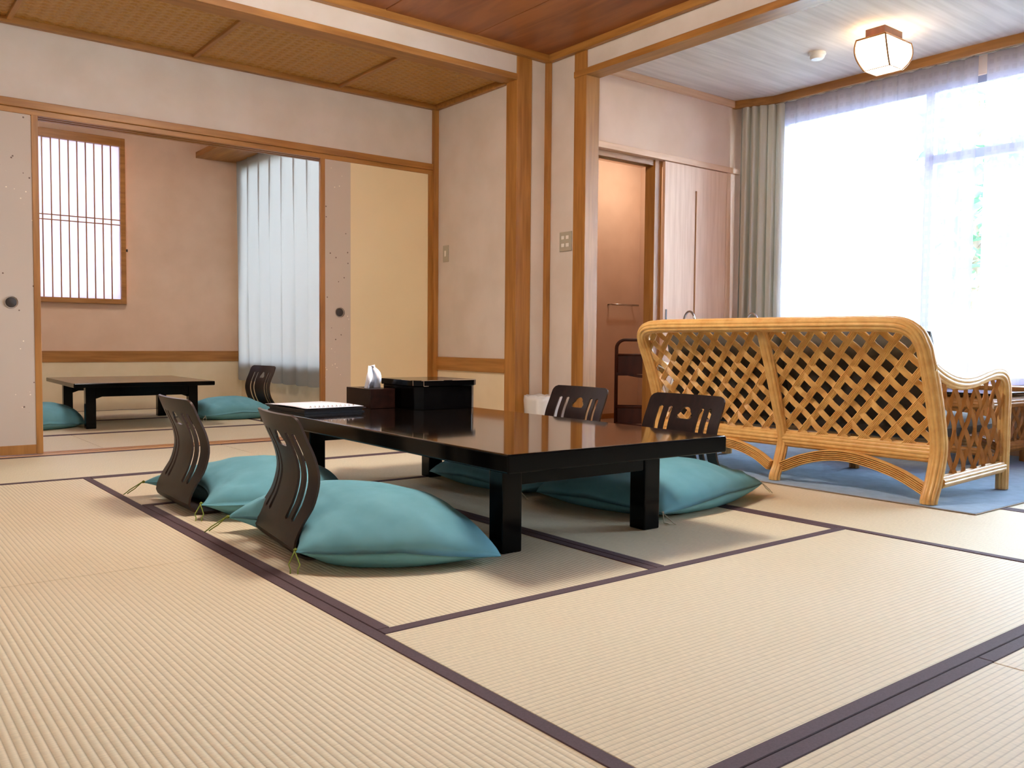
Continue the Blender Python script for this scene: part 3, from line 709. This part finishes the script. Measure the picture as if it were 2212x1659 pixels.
# --- rattan: ribbed poles and woven strips
def ribpole(R, n=11, sub=4, a=.14, sx_=1, sy_=1):
    P = []
    for k in range(n*sub):
        th = 2*PI*k/(n*sub); rr = R*(1-a+a*abs(math.sin(n*th/2)))
        P.append((rr*math.cos(th)*sx_, rr*math.sin(th)*sy_))
    return P
def ribflat(wd, th, n=5, sub=4):
    P = []
    for k in range(n*sub+1):
        x = -wd/2+wd*k/(n*sub); P.append((x, th*.35+th*.65*abs(math.sin(PI*k/sub))))
    P += [(wd/2,-th*.3),(-wd/2,-th*.3)]
    return list(reversed(P))
def smooth_path(pts, n=8):
    P = [Vector(p) for p in pts]; out = []
    for i in range(len(P)-1):
        a,b,c,d = P[max(i-1,0)],P[i],P[i+1],P[min(i+2,len(P)-1)]
        for k in range(n):
            q = k/n; out.append(.5*((2*b)+(-a+c)*q+(2*a-5*b+4*c-d)*q*q+(-a+3*b-3*c+d)*q**3))
    out.append(P[-1]); return out
def lattice(parent, O, eu, ev_fn, nrm_fn, inside, U, V, pitch, slope, wd, matl, thk=.006, name='woven_strip'):
    """strips in the (u,v) plane; point = O(u,v); only where inside(u,v)"""
    for fam in (1,-1):
        c = -V/slope if fam==1 else 0
        k0 = int(-(U+V/slope)/pitch)-1
        for k in range(k0, int((U+V/slope)/pitch)+2):
            u0 = k*pitch+(pitch/2 if fam==-1 else 0)
            pts = []; ups = []; run = []
            n_ = int(V/.012)
            for i in range(n_+1):
                v = V*i/n_; uu = u0+fam*v/slope
                if 0 <= uu <= U and inside(uu,v):
                    # over/under: phase by crossing count
                    ph = (2*v/slope)/pitch
                    off = .0055*math.cos(PI*ph+ (0 if fam==1 else PI)+PI*k)
                    nv = nrm_fn(uu,v)
                    run.append((O(uu,v)+nv*off, nv))
                elif run: break
            if len(run) < 4: continue
            sel = run[::2] if (len(run)%2) else run[::2]+[run[-1]]
            MB().sweep([p for p,_ in sel], ribflat(wd,thk,5,2), up=[n__ for _,n__ in sel]).build(name, matl, parent, smooth=False)

t = thing('rattan_sofa', 'honey-coloured two-seat rattan sofa seen from behind on blue carpet', 'sofa', (3.70,1.80,.0095))
BX,BY = 3.70,1.80; zr = -.0085
def L3(x,y,z): return (x-BX,y-BY,max(0,z+zr))
post = lambda y: [Vector(L3(3.678,y,.0085)),Vector(L3(3.678,y,.022))]+smooth_path([L3(3.683,y,.034),L3(3.72,y,.11),L3(3.752,y,.24),L3(3.715,y,.40),L3(3.660,y,.55),L3(3.607,y,.665)],6)
YR,YL,YM = 1.80,3.385,2.585
RP = ribpole(.036,11,4,.13)
# back hoop: one continuous ribbed pole up the right post, along the top and down the left post
hoop = post(YR)+smooth_path([L3(3.607,YR,.665),L3(3.572,YR+.018,.728),L3(3.553,YR+.075,.765),L3(3.548,YR+.18,.773)],5)[1:]
hoop += [Vector(L3(3.546,YR+.18+(YL-YR-.36)*k/12,.774)) for k in range(1,13)]
hoop += smooth_path([L3(3.548,YL-.18,.773),L3(3.553,YL-.075,.765),L3(3.572,YL-.018,.728),L3(3.607,YL,.665)],5)[1:]
hoop += list(reversed(post(YL)))[1:]
MB().sweep(hoop, RP, up=(1,0,0)).build('back_frame', RATTAN, t, smooth=False)
pm = [Vector(L3(3.701,YM,.0085)),Vector(L3(3.701,YM,.022))]+smooth_path([L3(3.705,YM,.034),L3(3.735,YM,.10),L3(3.762,YM,.22),L3(3.705,YM,.40),L3(3.640,YM,.58),L3(3.570,YM,.755)],6)
MB().sweep(pm, ribpole(.030,9,4,.14,1.0,.85), up=(1,0,0)).build('centre_post', RATTAN, t)
MB().sweep([L3(3.765,YR+.02+(YL-YR-.04)*k/8,.215) for k in range(9)], ribpole(.042,13,4,.13,.6,1.0), up=(0,0,1)).build('bottom_rail', RATTAN, t)
for a,b in ((YM,YR),(YM,YL)):
    arc = smooth_path([L3(3.715,a+(b-a)*.04,.075),L3(3.735,a+(b-a)*.18,.125),L3(3.745,a+(b-a)*.36,.158),L3(3.745,a+(b-a)*.55,.155),L3(3.735,a+(b-a)*.78,.115),L3(3.715,a+(b-a)*.97,.055)],5)
    MB().sweep(arc, ribflat(.052,.022,6,3), up=(-1,0,0)).build('arched_brace', RATTAN, t)
def backx(z): # local back plane
    zz = [(.24,3.755),(.40,3.718),(.55,3.663),(.665,3.612),(.77,3.560)]
    for i in range(4):
        if z <= zz[i+1][0] or i==3:
            k = (z-zz[i][0])/(zz[i+1][0]-zz[i][0]); return zz[i][1]+(zz[i+1][1]-zz[i][1])*k
ZB0 = .235; UB = YL-YR; VB = .765-ZB0
def Ob(u_,v): z = ZB0+v; return Vector(L3(backx(z)+.006,YR+u_,z))
def nb(u_,v): return Vector((-1,0,-.35)).normalized()
def inb(u_,v):
    r_=.14
    du = max(r_-u_, u_-(UB-r_),0); dv = max(v-(VB-r_),0)
    return not (du>0 and dv>0 and math.hypot(du,dv)>r_-.012)
lattice(t, Ob, None, None, nb, inb, UB, VB, .107, 1.02, .032, RATTAN)
# arms
arm_pts = [(3.640,.592),(3.70,.566),(3.80,.536),(3.91,.522),(4.02,.527),(4.12,.545),(4.22,.560),(4.30,.553),(4.345,.520),(4.362,.465),(4.362,.40),(4.362,.25),(4.362,.10),(4.362,.0085)]
def arm_top(x):
    for i in range(7):
        if x <= arm_pts[i+1][0]: 
            k = (x-arm_pts[i][0])/(arm_pts[i+1][0]-arm_pts[i][0]); return arm_pts[i][1]+(arm_pts[i+1][1]-arm_pts[i][1])*k
    return .53
for Y_ in (YR-.01,YL+.01):
    pth = smooth_path([L3(x,Y_,z) for x,z in arm_pts],4)
    MB().sweep(pth, ribpole(.034,11,4,.13,1.05,.8), up=(0,1,0)).build('arm_frame', RATTAN, t)
    MB().sweep([L3(3.74,Y_,.095),L3(4.34,Y_,.115)], ribpole(.030,9,4,.14,1,.95), up=(0,0,1)).build('side_rail', RATTAN, t)
    UA,VA = 4.34-3.74, .54-.10
    Oa = lambda u_,v,Y_=Y_: Vector(L3(3.74+u_,Y_,.10+v)); na = lambda u_,v,s_=(-1 if Y_<2.5 else 1): Vector((0,s_,0))
    ina = lambda u_,v: (.10+v) < arm_top(3.74+u_)-.012
    lattice(t, Oa, None, None, na, ina, UA, VA,   .098, 1.75, .028, RATTAND, .005)
for Y_ in (YM,):
    MB().sweep([L3(4.43,Y_,.0085),L3(4.43,Y_,.22)], ribpole(.028,9,4,.14)).build('front_leg', RATTAND, t)
MB().sweep([L3(4.36,YR,.20),L3(4.43,YR+.12,.215),L3(4.44,YM,.22),L3(4.43,YL-.12,.215),L3(4.36,YL,.20)], ribpole(.033,10,4,.13), up=(0,0,1)).build('front_rail', RATTAND, t)
def softbox(x0,x1,y0,y1,z0,z1,name,parent,matl,seed,lean=0,pw=.22):
    m = MB(); N = 15; T = []; Bt = []
    for j in range(N):
        for i in range(N):
            a = -math.cos(PI*i/(N-1)); b = -math.cos(PI*j/(N-1)); e = max(0,(1-a**2)*(1-b**2))**pw
            x = (x0+x1)/2+(x1-x0)/2*a; y = (y0+y1)/2+(y1-y0)/2*b; zm=(z0+z1)/2
            n_ = 1+.05*noise.noise(Vector((x*6,y*6,seed)))
            T.append((x,y,zm+(z1-zm)*e*n_)); Bt.append((x,y,zm-(zm-z0)*e))
    m.grid(T,N,N); n0=len(m.v); m.v+=Bt
    for j in range(N-1):
        for i in range(N-1): a=n0+j*N+i; m.f.append((a,a+N,a+N+1,a+1))
    o = m.build(name, matl, parent, smooth=True); return o
for a,b in ((1.85,2.585),(2.595,3.335)):
    softbox(3.80-BX,4.42-BX,a-BY,b-BY,.235,.37,'seat_cushion',t,CUSHD,a)
    # back cushion: built flat then leaned against the back
    o = softbox(-.21,.21,-(b-a)/2,(b-a)/2,-.075,.095,'back_cushion',t,CUSHD,b)
    o.rotation_euler = (0,math.radians(-106),0); o.location = (3.815-BX,(a+b)/2-BY,.535)

# --- rattan coffee table with glass top
t = thing('rattan_coffee_table', 'rattan coffee table with lattice sides and glass top beyond sofa', 'table', (4.98,2.12,.0085))
TW,TD,TH = .585,1.05,.415
for x in (.03,TW-.03):
    for y in (.03,TD-.03): MB().sweep([(x,y,0),(x,y,TH-.04)], ribpole(.029,9,4,.14)).build('leg', RATTAND, t)
for z in (.355,.10):
    for a,b in (((.0,.03),(TW,.03)),((.0,TD-.03),(TW,TD-.03))): MB().sweep([(a[0],a[1],z),(b[0],b[1],z)], ribpole(.028,9,4,.14,1,1.15), up=(0,0,1)).build('side_rail', RATTAND, t)
    for x in (.03,TW-.03): MB().sweep([(x,0,z),(x,TD,z)], ribpole(.028,9,4,.14,1,1.15), up=(0,0,1)).build('side_rail', RATTAND, t)
lattice(t, lambda u_,v: Vector((.05+u_,.03,.11+v)), None,None, lambda a,b: Vector((0,-1,0)), lambda a,b: True, TW-.10,.235,.085,1.5,.028,RATTAND,.005)
lattice(t, lambda u_,v: Vector((.03,.05+u_,.11+v)), None,None, lambda a,b: Vector((-1,0,0)), lambda a,b: True, TD-.10,.235,.085,1.5,.028,RATTAND,.005)
MB().box(-.01,TW+.01,-.01,TD+.01,TH-.012,TH).build('glass_top', TABGLASS, t, bevel=.002)

# --- white tea trolley with chrome hoops beyond the sofa
t = thing('serving_trolley', 'white-topped trolley with two chrome hoop handles behind the sofa', 'trolley', (4.80,4.085,.0085), math.radians(-9))
MB().box(-.03,.63,-.11,.11,.795,.812).build('top_shelf', WHITEP, t, bevel=.004)
MB().box(-.03,.63,-.11,.11,.28,.30).build('lower_shelf', WHITEP, t, bevel=.004)
for x in (0,.60):
    for y in (-.058,.058): MB().tube([(x,y,.0),(x,y,.822)],.009,10).build('leg', CHROME, t, smooth=True)
for x in (0,.60):
    MB().tube([(x,-.058*math.cos(a),.822+.080*math.sin(a)) for a in [PI*k/14 for k in range(15)]], .0085, 10).build('hoop_handle', CHROME, t, smooth=True)

# --- brown magazine trolley in the doorway
t = thing('basket_cart', 'dark brown cart with two deep shelves and hoop frame in doorway', 'cart', (5.0,5.0,0), math.radians(-44))
CW,CDp = .31,.24
for y in (0,CDp):
    pth = [(0,y,.01),(0,y,.64)]+[(.07-.07*math.cos(a),y,.64+.07*math.sin(a)) for a in [PI/2*k/6 for k in range(1,7)]]+[(CW-.07+.07*math.sin(a),y,.64+.07*math.cos(a)) for a in [PI/2*k/6 for k in range(0,7)]]+[(CW,y,.01)]
    MB().tube(pth,.013,10).build('hoop_frame', TROLW, t, smooth=True)
for z0,z1 in ((.435,.590),(.035,.170)):
    m_ = MB(); m_.box(.0,CW,-.004,.004,z0,z1); m_.box(0,CW,CDp-.004,CDp+.004,z0,z1); m_.box(0,.008,0,CDp,z0,z1); m_.box(CW-.008,CW,0,CDp,z0,z1); m_.box(0,CW,0,CDp,z0,z0+.008)
    m_.build('basket', TROLW, t, bevel=.002)
    MB().tube([(0,-.004,z1),(CW,-.004,z1)],.009,8).build('basket_rim', TROLW, t, smooth=True)
    MB().sweep([(0,-.008,z0),(.09,-.008,z0),(.17,-.008,z0-.014),(.26,-.008,z0-.02),(CW,-.008,z0-.012)],[(-.006,-.012),(.006,-.012),(.006,.012),(-.006,.012)], up=(0,0,1)).build('basket_lip', TROLW, t)
t = thing('towel_rail', 'short metal rail on the vestibule wall above the brown cart', 'rail', (5.62,5.60,1.03))
MB().tube([(-.09,0,0),(.25,0,0)],.008,8).build('bar', CHROME, t, smooth=True)
for x in (-.07,.23): MB().tube([(x,0,0),(x,.07,0)],.006,8).build('bracket', CHROME, t, smooth=True)

# --- light switches
t = thing('light_switch', 'single grey light switch on the wall right of sliding doors', 'switch', (3.700,5.523,1.346))
MB().box(-.008,0,-.036,.036,-.062,.062).build('plate', SWG, t, bevel=.003)
MB().box(-.0115,-.008,-.010,.010,-.022,.022).build('rocker', SWW, t, bevel=.001)
t = thing('light_switch', 'grey four-gang light switch beside the sunroom post', 'switch', (3.978,4.477,1.371))
MB().box(-.008,0,-.062,.062,-.066,.066).build('plate', SWG, t, bevel=.003)
for y in (.024,-.022):
    for z in (.026,-.026): MB().box(-.012,-.008,y-.013,y+.013,z-.012,z+.012).build('rocker', SWW, t, bevel=.001)

t = thing('wall_outlet', 'small cream outlet plate low on the far room back wall', 'outlet', (2.358,8.972,.26))
MB().box(-.035,.035,-.007,0,-.06,.06).build('plate', SWW, t, bevel=.002)
for z in (.02,-.02): MB().box(-.012,.012,-.009,-.007,z-.010,z+.010).build('socket', SWG, t, bevel=.001)

# --- curtains
def curtain(name, label, cat, P0, P1, z0, z1, folds, amp, matl, group=None, pinch=0, nseg=None, seed=0, flare=0, vn=28, lata=.07):
    t = thing(name, label, cat, (P0[0],P0[1],z0), 0, group)
    a = Vector((0,0)); b = Vector((P1[0]-P0[0],P1[1]-P0[1])); d = b.normalized(); n_ = Vector((-d.y,d.x)); L_ = b.length
    nu = nseg or folds*12; P = []
    for j in range(vn+1):
        k = j/vn; z = (z1-z0)*k
        for i in range(nu+1):
            s = i/nu
            ph = 2*PI*folds*s+.9*noise.noise(Vector((s*folds*.7,seed,k*1.1)))*(1.2-k)
            am = amp*(.55+.45*(1-k))*(1+.5*noise.noise(Vector((s*folds*.5,seed+9,.3))))
            off = am*math.sin(ph)+.25*am*math.sin(2.3*ph+seed)
            if pinch:   # sharp pleats at the header that open out below
                cusp = am*(1-2.2*math.exp(-((((ph/(2*PI))%1)-.5)/.085)**2))*.5
                w_ = max(0,min(1,(k-.35)/.5)); off = off*(1-w_)*.8+cusp*w_
            lat = (s-.5)*flare*(1-k)**1.5+lata*L_/folds*math.cos(ph)*(.55+.45*k)
            q = a+b*s+d*lat+n_*off; P.append((q.x,q.y,z+.004*math.sin(ph)*(1 if j==0 else 0)))
    m = MB(); m.grid(P,nu+1,vn+1); m.build('fabric', matl, t, smooth=True)
    return t
c = curtain('sheer_curtain', 'long translucent lace curtain left of the narrow gap', 'curtain', (5.71,4.03),(5.71,2.575), .450,2.500, 13,.016, SHEER, 'lace curtains over the big window', seed=1)
c = curtain('sheer_curtain', 'translucent lace curtain at right edge, right of the gap', 'curtain', (5.71,2.525),(5.71,-1.1), .450,2.500, 26,.016, SHEER, 'lace curtains over the big window', seed=2)
c = curtain('drape_curtain', 'thick grey-beige drape gathered in the sunroom corner', 'curtain', (5.535,4.245),(5.665,3.955), .03,2.480, 5,.040, DRAPE, seed=5, nseg=130, vn=40, lata=.2)
c = curtain('bedroom_curtain', 'pale pleated curtain hanging over the far room window', 'curtain', (3.375,8.955),(3.375,6.50), .275,2.515, 9,.034, BRCURT, seed=3, vn=36, pinch=1, nseg=240, lata=.27)
# curtain rail hidden under the cornice
S('trim_25', MB().box(5.70,5.72,-1.1,4.1,2.497,2.512), WHITEP)

# ================================================================== OUTSIDE THE WINDOW
S('ground', bx(5.95,30,-14,24,-.6,-.4), noisy('garden_ground',(120,130,100),(150,150,130),(1,1,1),2,4,.95))
S('wall_garden', bx(9.6,9.8,-6,14,-.4,.75), noisy('garden_wall_concrete',(200,204,208),(216,220,224),(1,1,1),2,4,.9), bevel=.01)
BARK = noisy('bark',(80,66,52),(104,86,68),(4,4,1),3,4,.9,.5,20)
LEAF = [noisy('leaf_%d'%i, c1, c2, (3,3,3), 2, 3, .6) for i,(c1,c2) in enumerate((((60,98,70),(96,138,92)),((84,120,84),(128,160,110))))]
def tree(label, x, y, h, rad, n, lf, seed):
    rnd = random.Random(seed); t = thing('garden_tree', label, 'tree', (x,y,-.4))
    MB().tube([(0,0,0),(.03,.02,h*.4),(-.02,.04,h*.8)], .07, 8).build('trunk', BARK, t, smooth=True)
    br = MB(); lv = MB()
    for k in range(9):
        a = rnd.uniform(0,2*PI); z = h*rnd.uniform(.35,.75); R_ = rad*rnd.uniform(.6,.95)
        br.tube([(0,0,z),(R_*.5*math.cos(a),R_*.5*math.sin(a),z+.25),(R_*math.cos(a),R_*math.sin(a),z+.6)], .02, 5)
    br.build('branches', BARK, t)
    for k in range(n):
        a = rnd.uniform(0,2*PI); q = rnd.uniform(-1,1); R_ = rad*rnd.uniform(.45,1)**.5; s_ = math.sqrt(1-q*q)
        c = Vector((R_*s_*math.cos(a),R_*s_*math.sin(a),h*.72+R_*q*.95*h/(2.4*rad)))
        d = Vector((rnd.uniform(-1,1),rnd.uniform(-1,1),rnd.uniform(-1,1))).normalized(); e = d.cross(Vector((.3,.2,1))).normalized(); l_ = rnd.uniform(.06,.11)
        n0 = len(lv.v); lv.v += [tuple(c-d*l_),tuple(c+e*l_*.45),tuple(c+d*l_),tuple(c-e*l_*.45)]; lv.f.append((n0,n0+1,n0+2,n0+3))
    o = lv.build('foliage', LEAF[lf], t); o['kind'] = 'stuff'
tree('green garden tree seen through the gap between the lace curtains', 8.4,3.75,4.4,.5,1500,0,1)
